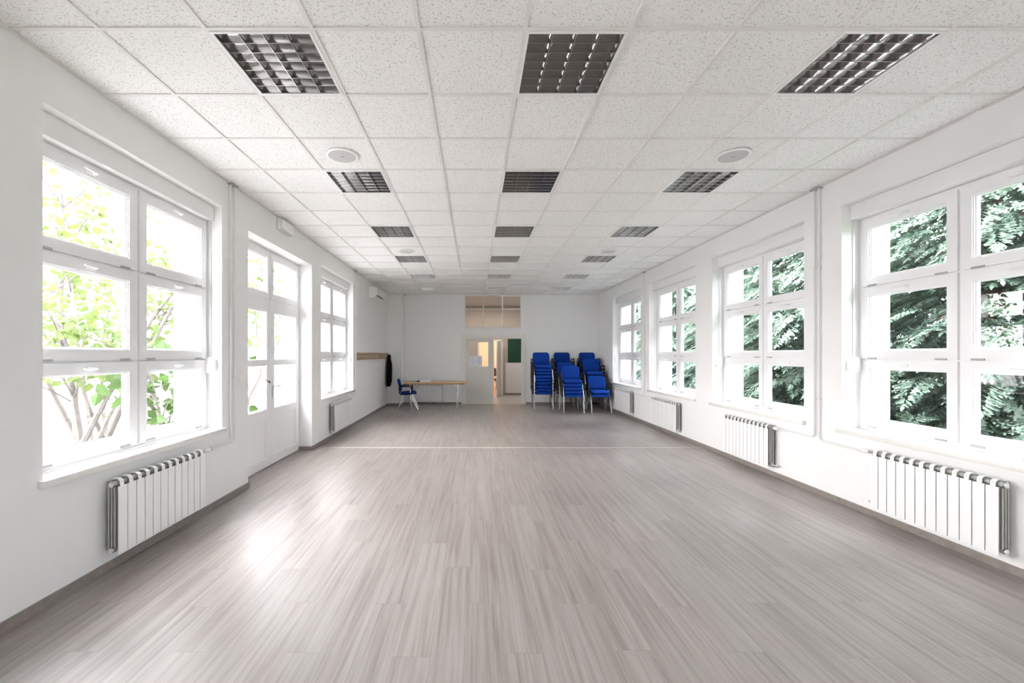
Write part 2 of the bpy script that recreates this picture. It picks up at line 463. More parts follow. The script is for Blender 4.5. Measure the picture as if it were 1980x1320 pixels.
# ------------------------------------------------------------------ glazed double door, left wall
def glazed_door():
    W = DOOR_L[1]-DOOR_L[0]; yc = sum(DOOR_L)/2
    root = struct(empty('door_1', (XL, yc, 0)), 'white glazed double door with fanlights in the left wall', 'door')
    a, c = -W/2, W/2; xf = -dr
    b = MB()
    b.frame(xf-.075, xf, a, c, 0, DZ1, .055, wb=.012)
    b.box(xf-.07, xf+.004, a+.05, c-.05, 2.255, 2.315)
    b.box(xf-.07, xf-.002, -.03, .03, 2.31, DZ1-.05)
    b.build('door_frame', M['pvc'], root)
    make_sash(root, a+.03, -.012, 2.305, DZ1-.03, xf+.018, handle=False, name='fanlight')
    make_sash(root, .012, c-.03, 2.305, DZ1-.03, xf+.018, handle=False, name='fanlight')
    for s in (-1, 1):
        y0, y1 = (a+.03, -.004) if s < 0 else (.004, c-.03)
        b = MB(); x0, x1 = xf-.05, xf+.018; st = .105
        z = [.012, .70, .79, 1.40, 1.465, 2.13, 2.255]
        b.frame(x0, x1, y0, y1, z[0], z[-1], st, wb=.12, wt=z[-1]-z[-2])
        b.box(x0, x1, y0+st, y1-st, z[1], z[2]); b.box(x0, x1, y0+st, y1-st, z[3], z[4])
        leaf = b.build('door_leaf', M['pvc'], root)
        p = MB().rbox(x0+.01, x1-.018, y0+st, y1-st, .132, z[1], .004)
        p.frame(x1-.022, x1-.006, y0+st, y1-st, .132, z[1], .022)
        p.build('lower_panel', M['pvc'], leaf)
        for (g0, g1) in ((z[2], z[3]), (z[4], z[5])):
            MB().frame(x0+.012, x1-.012, y0+st, y1-st, g0, g1, .012).build('glazing_bead', M['pvc'], leaf)
            MB().box(x0+.022, x0+.042, y0+st+.004, y1-st-.004, g0+.004, g1-.004).build('pane', M['glass'], leaf)
        for zz in (.18, 1.10, 1.80, 2.08):
            yy = y1+.004 if s > 0 else y0-.004
            MB().cyl((x1+.006, yy, zz-.05), (x1+.006, yy, zz+.05), .011, 10).build('hinge', M['pvc'], leaf, True)
        if s > 0:
            h = MB().rbox(x1, x1+.008, y0+.035, y0+.07, .93, 1.17, .003)
            h.tube(smooth_path([(x1+.004, y0+.052, 1.10), (x1+.055, y0+.052, 1.10), (x1+.06, y0+.18, 1.10)], 5, .03), .010, 10)
            h.build('door_handle', M['chrome'], leaf, True)
            MB().box(x0+.01, x1+.006, y0-.014, y0+.012, .014, 2.25).build('meeting_strip', M['pvc'], leaf)
    return root
glazed_door()

# ------------------------------------------------------------------ radiators
def section_mesh():
    b = MB(); w = .0360   # half width
    # local: x out of the wall (back .03, front .115), z from 0 to .53
    b.prism([(.105,0),(.113,0),(.113,.470),(.110,.478),(.104,.478),(.105,.470)], 'y', -w, w)     # front plate
    b.prism([(.1085,.470),(.1035,.515),(.085,.530),(.045,.530),(.045,.524),(.083,.524),(.098,.511),(.102,.470)], 'y', -.015, .015)  # hood
    b.box(.034, .040, -w+.006, w-.006, .02, .515, 1)      # rear plate
    b.box(.040, .105, -.002, .002, .02, .51, 1)           # web
    for x in (.058, .082): b.box(x-.0015, x+.0015, -w+.01, w-.01, .045, .475, 1)
    for z in (.03, .495): b.cyl((.07, -.0395, z), (.07, .0395, z), .019, 12, 1)
    return b.mesh('section', [M['enamel'], M['alu_core_shade']], True)
SECTION = section_mesh()
def end_mb(s):
    # the bare cast flank seen at an end of the row
    b = MB()
    for x in (.046, .066, .086): b.rbox(x-.006, x+.006, -.003, .003, .05, .475, .002)
    return b
def make_radiator(loc, rz, n, label, valve_side, plug_side):
    root = tag(empty('radiator', loc, rz), label, 'radiator', 'white sectional radiators under the windows')
    L = n*.08
    for i in range(n): add_mesh('section', SECTION, root, (0, -L/2+.04+.08*i, 0))
    for s in (-1, 1):
        e = end_mb(s).build('flank', M['alu_core_shade'], root, loc=(0, s*(L/2+.001), 0))
    for s in (-1, 1):
        for z in (.03, .495):
            if s == plug_side or z < .2:
                b = MB().cyl((.07, s*L/2, z), (.07, s*(L/2+.012), z), .021, 6); b.cyl((.07, s*(L/2+.012), z), (.07, s*(L/2+.018), z), .012, 12)
                b.build('end_plug', M['chrome'], root)
    s = valve_side
    b = MB().cyl((.07, s*(L/2), .495), (.07, s*(L/2+.05), .495), .012, 12)
    b.cyl((.07, s*(L/2+.03), .495), (.03, s*(L/2+.03), .495), .010, 12)
    v = b.build('valve', M['chrome'], root, True)
    MB().tube([(.07, s*(L/2+.05), .495), (.07, s*(L/2+.06), .495), (.07, s*(L/2+.11), .495), (.07, s*(L/2+.12), .495)], [.014,.021,.021,.016], 14).build('thermostat_head', M['plastic'], v, True)
    b = MB().tube(smooth_path([(.07, s*(L/2+.018), .03), (.07, s*(L/2+.05), .03), (.003, s*(L/2+.05), .03)], 4, .02), .010, 10)
    b.build('return_valve', M['chrome'], root, True)
    for y in (-L*.3, L*.3):
        MB().box(.003, .05, y-.012, y+.012, .44, .47).build('bracket', M['enamel'], root)
    return root
RZ = .132
make_radiator((XL, (2.96+3.912)/2, RZ), 0, 12, 'radiator under the near left window beside the glazed door', 1, -1)
make_radiator((XL, 8.10, RZ), 0, 14, 'radiator under the far left window beyond the glazed door', 1, -1)
make_radiator((XR, 3.42, RZ), PI, 12, 'radiator under the right window nearest the camera', -1, 1)
make_radiator((XR, 5.735, RZ), PI, 12, 'radiator under the second window along the right wall', 1, 1)
make_radiator((XR, 8.21, RZ), PI, 14, 'radiator under the third window along the right wall', -1, 1)
make_radiator((XR, 10.49, RZ), PI, 14, 'farthest radiator on the right wall beside the chair stacks', -1, 1)
make_radiator((-1.48, YE, RZ-.04), -PI/2, 12, 'radiator on the end wall behind the wooden table', -1, 1)

# ------------------------------------------------------------------ heating pipes
M['pipe'] = mat('white_pipe', (.80,.80,.79), .35)
def clip(root, x, y, z, dx, dy):
    MB().rbox(x-.014, x+.014, y-.014, y+.014, z-.007, z+.007, .003).build('pipe_clip', M['pipe'], root)
def pipe(name, paths, clips, label, ring, group='white heating risers on the walls'):
    root = tag(empty(name, paths[0][0]), label, 'pipe', group)
    o = Vector(paths[0][0])
    for p in paths:
        MB().tube(smooth_path([Vector(q)-o for q in p], 5, .05), .0095, 10).build('pipe', M['pipe'], root, True)
    for c in clips:
        q = Vector(c)-o
        MB().rbox(q.x-.016, q.x+.016, q.y-.016, q.y+.016, q.z-.008, q.z+.008, .004).build('pipe_clip', M['pipe'], root)
    q = Vector(ring)-o
    MB().rbox(q.x-.03, q.x+.03, q.y-.06, q.y+.06, -.012, .004, .004).build('ceiling_collar', M['hinge'], root, True)
    return root
vz = RZ+.495
x = XL+.022
pipe('heating_pipe', [[(x, 4.475, H-.002), (x, 4.475, vz), (x+.02, 4.10, vz)], [(x, 4.55, H-.002), (x, 4.55, vz-.02), (x, 4.15, vz-.03)]],
     [(x-.005, 4.475, 2.55), (x-.005, 4.55, 1.3)], 'pair of white pipes on the left wall between near window and door', (x, 4.51, H))
pipe('heating_pipe', [[(x, 9.18, H-.002), (x, 9.18, vz), (x+.025, 8.79, vz)]], [(x-.005, 9.18, 2.4)],
     'thin white pipe on the left wall beside the wooden coat rack', (x, 9.18, H))
x = XR-.022
pipe('heating_pipe', [[(x, 4.648, H-.002), (x, 4.648, vz), (x-.02, 5.15, vz)], [(x, 4.585, H-.002), (x, 4.585, vz-.02), (x-.02, 4.05, vz-.02)]],
     [(x+.005, 4.648, 2.5), (x+.005, 4.585, 2.5), (x+.005, 4.648, 1.05), (x+.005, 4.585, 1.05)], 'pair of white pipes on the right wall between the two nearest windows', (x, 4.615, H))
pipe('heating_pipe', [[(x, 9.314, H-.002), (x, 9.314, vz), (x-.025, 8.89, vz)], [(x, 9.314, vz+.02), (x, 9.314, vz), (x, 9.80, vz-.02)]], [(x+.005, 9.314, 2.4)],
     'thin white pipe on the right wall between the two farthest windows', (x, 9.314, H))
pipe('heating_pipe', [[(PX+.035, YE-.025, H-.002), (PX+.035, YE-.025, .62), (-2.09, YE-.07, .60)]], [(PX+.03, YE-.02, 2.4), (PX+.03, YE-.02, 1.1)],
     'thin white pipe in the far left corner of the end wall', (PX+.05, YE-.04, H))

# ------------------------------------------------------------------ recessed ceiling lights
def light_meshes():
    P = .285           # half inside size
    d = {}
    b = MB()
    for (x0, x1, y0, y1) in ((-.289,.289,-.289,-.273),(-.289,.289,.273,.289),(-.289,-.273,-.273,.273),(.273,.289,-.273,.273)):
        b.box(x0, x1, y0, y1, -.004, .012)
    d['frame'] = b.mesh('frame', M['enamel'])
    b = MB(); q = .274
    b.box(-q, q, -q, q, .098, .102)
    for (x0, x1, y0, y1) in ((-q-.006,-q,-q,q),(q,q+.006,-q,q),(-q,q,-q-.006,-q),(-q,q,q,q+.006)): b.box(x0, x1, y0, y1, .0, .1)
    d['housing'] = b.mesh('housing', M['tray'])
    cw = .546/4; ch = .546/7
    def blade(w0, w1, h, n=5):
        pts = []
        for k in range(n+1):
            t = k/n; pts.append((w0/2+(w1-w0)/2*t**1.8, .002+h*t))
        return [(-x, z) for x, z in pts] + [(x, z) for x, z in reversed(pts)]
    d['reflector'] = MB().prism(blade(.003, .062, .05), 'y', -.273, .273).mesh('reflector', M['alu'], True)
    pr = blade(.003, .031+.002, .05); half = [(x, z) for x, z in pr if x <= 0]
    bl = MB().prism([(0,.002)]+[(abs(x), z) for x, z in half]+[(0,.052)], 'y', -.273, .273)
    d['edge_l'] = bl.mesh('side_reflector', M['alu'], True)
    br = MB().prism([(0,.002)]+[(-abs(x), z) for x, z in half]+[(0,.052)], 'y', -.273, .273)
    d['edge_r'] = br.mesh('side_reflector', M['alu'], True)
    b = MB(); prof = blade(.002, .034, .046)
    d['cross'] = MB().prism([(y, z) for y, z in prof], 'x', -.273, .273).mesh('cross_blade', M['alu'], True)
    ph = [(y, z) for y, z in prof if y <= 0]
    d['end_a'] = MB().prism([(0,.002)]+[(abs(y), z) for y, z in ph]+[(0,.048)], 'x', -.273, .273).mesh('end_reflector', M['alu'], True)
    d['end_b'] = MB().prism([(0,.002)]+[(-abs(y), z) for y, z in ph]+[(0,.048)], 'x', -.273, .273).mesh('end_reflector', M['alu'], True)
    d['tube'] = MB().cyl((0,-.27,0), (0,.27,0), .012, 12).mesh('lamp_tube', M['tube'], True)
    return d, cw, ch
LM, cw, ch = light_meshes()
def make_light():
    root = empty('ceiling_light')
    add_mesh('frame', LM['frame'], root); add_mesh('housing', LM['housing'], root)
    for k in (-1, 0, 1): add_mesh('reflector', LM['reflector'], root, (k*cw, 0, 0))
    add_mesh('side_reflector', LM['edge_l'], root, (-.273, 0, 0)); add_mesh('side_reflector', LM['edge_r'], root, (.273, 0, 0))
    add_mesh('end_reflector', LM['end_a'], root, (0, -.273, -.0005)); add_mesh('end_reflector', LM['end_b'], root, (0, .273, -.0005))
    for k in range(6): add_mesh('cross_blade', LM['cross'], root, (0, (k-2.5)*ch, -.0005))
    for k in range(4): add_mesh('lamp_tube', LM['tube'], root, ((k-1.5)*cw, 0, .075))
    return root
proto = None
rown = ['nearest', 'second', 'third', 'fourth', 'fifth', 'farthest']
for j, r in enumerate(LIGHT_ROWS):
    for i, cn in zip(LIGHT_COLS, ('left', 'middle', 'right')):
        o = make_light() if proto is None else copy_tree(proto)
        proto = proto or o
        o.location = (GX+.6*i+.3, GY+.6*r+.3, H)
        tag(o, 'square louvred ceiling light, %s in the %s row along the room' % (rown[j], cn) if j else
               'square louvred ceiling light nearest the camera in the %s row' % cn,
            'ceiling light', 'recessed louvred ceiling lights')

# ceiling loudspeakers
sp_names = ['near round loudspeaker in the ceiling on the left', 'near round loudspeaker in the ceiling on the right',
            'far round loudspeaker in the ceiling on the left', 'far round loudspeaker in the ceiling on the right']
M['grille'] = mat('speaker_grille', (.60,.59,.585), .6, bump=(700,.4))
proto = None
for (i, j), lb in zip(SPK, sp_names):
    if proto is None:
        o = empty('ceiling_speaker')
        MB().lathe([(.145,.004),(.146,-.004),(.140,-.009),(.128,-.010),(.122,-.006),(.122,.004)]).build('rim', M['enamel'], o, True)
        MB().lathe([(.122,-.005),(.08,-.007),(.03,-.008),(.0005,-.008)]).build('grille', M['grille'], o, True)
        MB().rbox(-.014, .014, -.005, .005, -.011, -.007, .001).build('badge', M['hinge'], o)
        proto = o
    else: o = copy_tree(proto)
    o.location = (GX+.6*i+.3, GY+.6*j+.3, H)
    tag(o, lb, 'loudspeaker', 'round ceiling loudspeakers')

# ------------------------------------------------------------------ wall fittings
e = tag(empty('emergency_light', (XL, 5.75, 3.215)), 'white emergency light box high on the left wall above the glazed door', 'emergency light')
MB().rbox(0, .045, -.185, .185, 0, .15, .012, 3).build('base', M['plastic'], e, True)
MB().rbox(.04, .085, -.17, .17, .012, .138, .018, 3).build('diffuser', mat('diffuser', (.84,.84,.82), .25), e, True)
e = tag(empty('emergency_light', (.60, 12.74, H-.055)), 'small white emergency light on the ceiling above the end wall glazing', 'emergency light')
MB().rbox(-.175, .175, -.07, .07, .02, .0545, .008, 3).build('base', M['plastic'], e, True)
MB().rbox(-.165, .165, -.06, .06, 0, .025, .008, 3).build('diffuser', bpy.data.materials['diffuser'], e, True)
e = tag(empty('light_switch', (XL, 4.73, 1.25)), 'white square light switch on the left wall beside the glazed door', 'switch')
MB().rbox(0, .009, -.041, .041, 0, .082, .003).build('plate', M['plastic'], e, True)
MB().rbox(.006, .013, -.030, .030, .011, .071, .002).build('rocker', M['enamel'], e, True)

# air conditioner
ac = tag(empty('air_conditioner', (XL, 10.82, 2.955)), 'white wall air conditioner high on the left wall above the coat rack', 'air conditioner')
prof = [(0,0),(.11,0),(.165,.035),(.20,.085),(.205,.20),(.195,.25),(.165,.27),(0,.27)]
MB().prism(prof, 'y', -.385, .385).build('body', M['plastic'], ac, True)
MB().prism([(.118,-.002),(.166,.030),(.170,.027),(.122,-.006)], 'y', -.34, .34).build('flap', M['plastic'], ac)
MB().prism([(.120,.001),(.196,.074),(.199,.071),(.124,-.002)], 'y', -.33, .33).build('air_outlet', M['dark_plastic'], ac)
MB().prism([(.170,.034),(.1905,.056),(.193,.054),(.1725,.032)], 'y', -.33, .33).build('vane', M['hinge'], ac)
MB().box(.02, .15, -.34, .34, .2705, .274).build('intake_grille', M['grille'], ac)

# coat racks, hanger and jacket
def coat_rack(y0, y1, label):
    L = y1-y0
    r = tag(empty('coat_rack', (XL, (y0+y1)/2, 1.425)), label, 'coat rack', 'wooden coat racks')
    for z in (0, .085): 
        bd = MB().rbox(.012, .030, -L/2, L/2, z, z+.06, .003).build('board', M['wood_dark'], r, True)
        MB().rbox(.011, .034, -L/2, L/2, z+.058, z+.070, .002).build('edge_trim', M['wood'], bd, True)
    MB().rbox(.010, .033, -L/2, L/2, -.012, .002, .002).build('lower_trim', M['wood'], r, True)
    for y in (-L/2+.006, L/2-.006): MB().rbox(0, .036, y-.006, y+.006, -.014, .158, .002).build('end_piece', M['wood'], r)
    n = 7
    for k in range(n):
        y = -L/2+.15+(L-.3)*k/(n-1)
        MB().tube(smooth_path([(.028,y,.03),(.07,y,.025),(.085,y,.06)], 4, .02), .005, 8).build('hook', M['chrome'], r, True)
    return r
coat_rack(9.34, 10.94, 'wooden coat rack board nearer the window on the left wall')
coat_rack(10.96, 12.58, 'wooden coat rack board nearer the corner with a black jacket')
b = MB()
b.tube(smooth_path([(.075,0,.075),(.10,0,.03),(.07,0,-.02),(.07,0,-.06)], 5, .03), .0035, 8)
b.tube(smooth_path([(.07,0,-.06),(.16,.10,-.17),(-.0+.02,-.06,-.17),(.07,0,-.06)], 5, .02), .0035, 8)
tag(b.build('coat_hanger', M['plastic'], None, True, loc=(XL, 10.83, 1.425)), 'thin white coat hanger hanging from the middle of the wooden racks', 'hanger')

def jacket():
    r = tag(empty('jacket', (XL, 12.38, 1.50)), 'black jacket hanging from the corner end of the wooden coat rack', 'jacket')
    n = 20
    def loft(secs, seed, amp=.012):
        rnd = random.Random(seed); ph = [rnd.uniform(0, 6.3) for _ in range(4)]
        vs = []; fs = []
        for i, (z, cx, cy, rx, ry) in enumerate(secs):
            for k in range(n):
                t = 2*PI*k/n
                w = 1 + amp*(math.sin(5*t+ph[0]+z*3)+math.sin(8*t+ph[1]-z*5))/max(.03, min(rx, ry))*.35
                vs.append((cx+rx*math.cos(t)*w, cy+ry*math.sin(t)*w, z))
        for i in range(len(secs)-1):
            for k in range(n): fs.append((i*n+k, i*n+(k+1) % n, (i+1)*n+(k+1) % n, (i+1)*n+k))
        fs.append(tuple(range(n))); fs.append(tuple((len(secs)-1)*n+k for k in range(n)))
        return MB().add(vs, fs)
    loft([(.03,.085,.02,.015,.02),(-.02,.09,.02,.035,.05),(-.10,.095,.02,.05,.10),(-.22,.10,.01,.062,.14),(-.40,.10,0,.065,.16),(-.60,.10,0,.062,.165),(-.78,.095,0,.06,.16),(-.90,.09,0,.05,.15),(-.905,.09,0,.03,.12)], 3).build('body', M['black_cloth'], r, True)
    loft([(-.10,.12,-.06,.03,.035),(-.22,.15,-.10,.04,.05),(-.42,.165,-.13,.04,.05),(-.60,.175,-.14,.035,.045),(-.74,.18,-.145,.03,.04),(-.76,.18,-.145,.02,.03)], 5, .006).build('sleeve', M['black_cloth'], r, True)
    loft([(-.10,.10,.09,.03,.03),(-.24,.12,.14,.04,.045),(-.44,.12,.165,.04,.045),(-.66,.11,.17,.035,.04),(-.82,.11,.17,.03,.035)], 6, .006).build('sleeve', M['black_cloth'], r, True)
    loft([(.035,.09,.02,.028,.04),(.0,.10,.02,.045,.065),(-.06,.10,.02,.055,.085),(-.07,.10,.02,.04,.07)], 8, .006).build('collar', M['black_cloth'], r, True)
jacket()

# ------------------------------------------------------------------ end wall: double door, glazing, notice
d2 = struct(empty('door_2', ((DX0+DX1)/2, YE, 0)), 'cream double door in the end wall with its right leaf open', 'door')
cx = (DX0+DX1)/2; hw = (DX1-DX0)/2
b = MB()
for s in (-1, 1):
    b.rbox(*sorted((s*hw, s*(hw+.105))), -.022, 0, 0, DZ, .004)
    b.box(*sorted((s*(hw-.022), s*hw)), -.02, EW+.02, 0, DZ)
b.rbox(-hw-.105, hw+.105, -.022, 0, DZ, DZ+.105, .004); b.box(-hw+.022, hw-.022, -.02, EW+.02, DZ-.022, DZ)
b.build('door_frame', M['frame_cream'], d2)
lx0, lx1 = -hw+.024, .594-cx
gx0, gx1, gz0, gz1 = -.167-cx, .437-cx, 1.15, 1.926
def ring_xz(b, x0, x1, z0, z1, gx0, gx1, gz0, gz1, y0, y1):
    b.box(x0, gx0, y0, y1, z0, z1).box(gx1, x1, y0, y1, z0, z1).box(gx0, gx1, y0, y1, z0, gz0).box(gx0, gx1, y0, y1, gz1, z1); return b
lf = ring_xz(MB(), lx0, lx1, .008, DZ-.026, gx0, gx1, gz0, gz1, .03, .07).build('door_leaf', M['door_cream'], d2)
ring_xz(MB(), gx0-.004, gx1+.004, gz0-.004, gz1+.004, gx0+.014, gx1-.014, gz0+.014, gz1-.014, .022, .078).build('glazing_bead', M['frame_cream'], lf)
MB().box(gx0+.002, gx1-.002, .048, .054, gz0+.002, gz1-.002).build('pane', M['glass'], lf)
MB().rbox(lx1-.03, lx1+.012, .024, .032, .008, DZ-.03, .002).build('meeting_strip', M['frame_cream'], lf)
# notice sheets taped on the pane
for i, (x0, x1, z0, z1, lb) in enumerate(((-.150, .075, 1.172, 1.488, 'left white notice sheet taped on the glass of the cream door'),
                           (.080, .235, 1.178, 1.492, 'right white notice sheet taped on the glass of the cream door'))):
    nt_ = tag(MB().box(0, x1-x0, 0, .0012, 0, z1-z0).build('notice_sheet', M['paper'], loc=(x0, YE+.0205-.0012+.0005, z0)), lb, 'notice', 'notices on the cream door')
    b = MB(); w = x1-x0; z = z1-z0-.03; rr = random.Random(i+4)
    while z > .03:
        b.box(.02, .02+(w-.04)*rr.uniform(.55, 1), -.0006, .0002, z-.005, z); z -= .019
    b.build('printed_lines', M['ink'], nt_)

tw = struct(empty('window_7', ((TX0+TX1)/2, YE, TZ0)), 'six-pane glazed opening above the cream double door', 'window')
hw2 = (TX1-TX0)/2; hh = TZ1-TZ0
b = MB(); fw = .028
b.box(-hw2, hw2, .0, .06, 0, fw).box(-hw2, hw2, 0, .06, hh-fw, hh).box(-hw2, -hw2+fw, 0, .06, fw, hh-fw).box(hw2-fw, hw2, 0, .06, fw, hh-fw)
zb = .585; xs = [-hw2+fw, -.30, .295, hw2-fw]
for x in xs[1:3]: b.box(x-.018, x+.018, .004, .056, fw, hh-fw)
b.box(-hw2+fw, hw2-fw, .006, .054, zb-.016, zb+.016)
b.build('window_frame', M['frame_cream'], tw)
for i in range(3):
    x0 = xs[i]+(.018 if i else 0); x1 = xs[i+1]-(.018 if i < 2 else 0)
    for (z0, z1) in ((fw, zb-.016), (zb+.016, hh-fw)):
        MB().box(x0, x1, .027, .033, z0, z1).build('pane', M['glass'], tw)

# ------------------------------------------------------------------ hall behind and the warm room beyond it
HY, HXL, HXR, HW = 15.85, -2.4, 3.4, .12
HD0, HD1, HDZ = .17, 1.04, 2.06
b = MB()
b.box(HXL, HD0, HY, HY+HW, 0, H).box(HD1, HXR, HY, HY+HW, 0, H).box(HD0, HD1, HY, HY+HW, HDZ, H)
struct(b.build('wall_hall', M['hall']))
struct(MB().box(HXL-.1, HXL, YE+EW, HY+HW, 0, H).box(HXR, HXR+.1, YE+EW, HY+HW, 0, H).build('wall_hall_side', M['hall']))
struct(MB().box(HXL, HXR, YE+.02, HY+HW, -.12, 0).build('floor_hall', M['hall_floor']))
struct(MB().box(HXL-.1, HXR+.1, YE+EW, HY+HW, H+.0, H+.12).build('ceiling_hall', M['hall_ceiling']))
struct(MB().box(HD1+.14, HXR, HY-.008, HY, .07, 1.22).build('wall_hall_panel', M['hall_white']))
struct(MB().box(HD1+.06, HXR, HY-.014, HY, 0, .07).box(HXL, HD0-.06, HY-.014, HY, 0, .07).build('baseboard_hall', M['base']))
# warm room
struct(MB().box(-1.2, -1.1, HY+HW, 19.6, 0, 2.9).box(2.6, 2.7, HY+HW, 19.6, 0, 2.9).box(-1.2, 2.7, 19.6, 19.7, 0, 2.9).build('wall_far_room', M['warm_wall']))
struct(MB().box(-1.2, 2.7, HY+HW, 19.7, -.1, 0).build('floor_far_room', M['warm_floor']))
struct(MB().box(-1.2, 2.7, HY+HW, 19.7, 2.9, 3.0).build('ceiling_far_room', M['hall_ceiling']))
# inner door, ajar towards the hall
ang = math.atan2(15.0-HY, .85-HD1)
d3 = struct(empty('door_3', (HD1-.02, HY, 0)), 'white inner door standing ajar in the hall behind the cream door', 'door')
b = MB()
for (x0, x1) in ((HD0-HD1-.03, HD0-HD1+.03), (-.01, .06)): b.box(x0, x1, -.014, HW+.014, 0, HDZ)
b.box(HD0-HD1-.03, .06, -.014, HW+.014, HDZ-.03, HDZ+.03); b.build('door_frame', M['frame_cream'], d3)
lf = MB().rbox(.0, .86, -.02, .02, .01, HDZ-.035, .003).build('door_leaf', mat('white_door', (.8,.82,.86), .4), d3, loc=(-.03, -.03, 0), rz=ang)
for s in (-1, 1):
    MB().tube(smooth_path([(.80, s*.02, 1.02), (.80, s*.06, 1.02), (.69, s*.06, 1.02)], 4, .02), .009, 8).build('door_handle', M['chrome'], lf, True)
g = tag(empty('notice_board', (1.55, HY, 1.25)), 'dark green board hanging on the hall wall seen through the doorway', 'board')
MB().box(-.27, .27, -.022, -.004, 0, .90).build('panel', M['green'], g)
ring_xz(MB(), -.285, .285, -.015, .915, -.27, .27, 0, .90, -.028, 0).build('frame', mat('board_frame', (.02,.04,.03), .5), g)

# furniture glimpsed in the warm room
def wooden_chair(loc, rz, seat_m, label):
    r = tag(empty('wooden_chair', loc, rz), label, 'chair', 'chairs in the warm far room')
    MB().rbox(-.21, .21, -.21, .21, .44, .48, .012, 3).build('seat', seat_m, r, True)
    out = rrect(-.20, .20, .62, .95, .09)
    MB().prism(out, 'y', .20, .225).build('backrest', M['brown'], r, True)
    for sx in (-.18, .18):
        MB().tube([(sx, -.18, 0), (sx, -.18, .45)], .018, 10).build('leg', M['brown'], r, True)
        MB().tube([(sx, .22, 0), (sx, .20, .45), (sx, .215, .90)], .018, 10).build('leg', M['brown'], r, True)
    return r
wooden_chair((.86, 17.2, 0), .3, M['brown'], 'brown wooden chair with rounded back nearest the gap of the inner door')
wooden_chair((1.02, 18.2, 0), 2.6, M['dark_plastic'], 'dark seated chair farther back behind the gap of the inner door')

# ------------------------------------------------------------------ table
def table():
    r = tag(empty('folding_table', (-1.13, 11.95, 0)), 'long wooden folding table with metal legs along the end wall', 'table')
    hx, hy, zt = .91, .35, .765
    t = MB().rbox(-hx, hx, -hy, hy, zt-.034, zt, .004).build('tabletop', M['wood'], r, True)
    MB().rbox(-hx+.05, hx-.05, -hy+.06, -hy+.08, zt-.07, zt-.034, .003).rbox(-hx+.05, hx-.05, hy-.08, hy-.06, zt-.07, zt-.034, .003).build('apron_rail', M['wood_dark'], r)
    for s in (-1, 1):
        for q in (-1, 1):
            MB().tube([(s*(hx-.24), q*(hy-.05), zt-.035), (s*(hx-.26), q*(hy-.05), .40), (s*(hx-.27), q*(hy-.05), .0)], .013, 12).build('leg', M['chrome'], r, True)
            MB().tube([(s*(hx-.52), q*(hy-.09), zt-.045), (s*(hx-.262), q*(hy-.055), .50)], .009, 8).build('brace', M['hinge'], r, True)
        MB().tube([(s*(hx-.265), -hy+.05, .16), (s*(hx-.265), hy-.05, .16)], .011, 10).build('crossbar', M['chrome'], r, True)
    return zt
TZ = table()
# things on the table
def paper_stack(x, y, rz, n, lb, sx=.148, sy=.21):
    b = MB(); rr = random.Random(int(x*100)+n)
    z = 0
    for k in range(n):
        dx, dy, a = rr.uniform(-.006,.006), rr.uniform(-.006,.006), rr.uniform(-.05,.05)
        h = .004
        vs = [(sx/2,sy/2),(-sx/2,sy/2),(-sx/2,-sy/2),(sx/2,-sy/2)]
        vs = [(p*math.cos(a)-q*math.sin(a)+dx, p*math.sin(a)+q*math.cos(a)+dy) for p, q in vs]
        b.prism(vs, 'z', z, z+h*.92); z += h
    return tag(b.build('paper_stack', M['paper'], loc=(x, y, TZ+.0005), rz=rz), lb, 'papers', 'white leaflets on the table')
paper_stack(-1.455, 11.80, .1, 11, 'left stack of white leaflets on the wooden table')
paper_stack(-1.30, 11.83, -.2, 13, 'right stack of white leaflets on the wooden table')
tag(MB().rbox(-.03, .03, -.05, .05, 0, .035, .014, 4).build('computer_mouse', M['dark_plastic'], None, True, loc=(-1.58, 11.75, TZ+.0005)),
    'small black object lying beside the white leaflets on the table', 'small object')

# ------------------------------------------------------------------ blue visitor chairs
def pad(w, h, t, r=.06, n=10, crown=.012, curve=0.0, taper=0.0):
    # cushion in local uv plane (u: -w/2..w/2, v: 0..h), thickness t, rounded corners
    out = rrect(-w/2, w/2, 0, h, r, 6)
    return out
def cushion(w, h, t, r, f, taper=0.):
    """puffy rounded slab; f maps (u, v, n) to xyz"""
    out = rrect(-w/2, w/2, 0, h, r, 6); N = len(out); cx, cy = 0, h/2
    rings = [(1.0, 0.0), (1.0, t*.55), (.985, t*.80), (.95, t*.95), (.86, t*1.05), (.60, t*1.16), (.30, t*1.2)]
    vs = []; fs = []
    def P(u, v, n):
        return f(u*(1-taper*(v/h)), v, n)
    for sc, n in rings:
        for (u, v) in out: vs.append(P(cx+(u-cx)*sc, cy+(v-cy)*sc, n))
    for i in range(len(rings)-1):
        for k in range(N): fs.append((i*N+k, i*N+(k+1) % N, (i+1)*N+(k+1) % N, (i+1)*N+k))
    top = len(vs); vs.append(P(cx, cy, t*1.21)); bot = len(vs); vs.append(P(cx, cy, 0))
    for k in range(N):
        fs.append(((len(rings)-1)*N+k, (len(rings)-1)*N+(k+1) % N, top)); fs.append(((k+1) % N, k, bot))
    return MB().add(vs, fs)
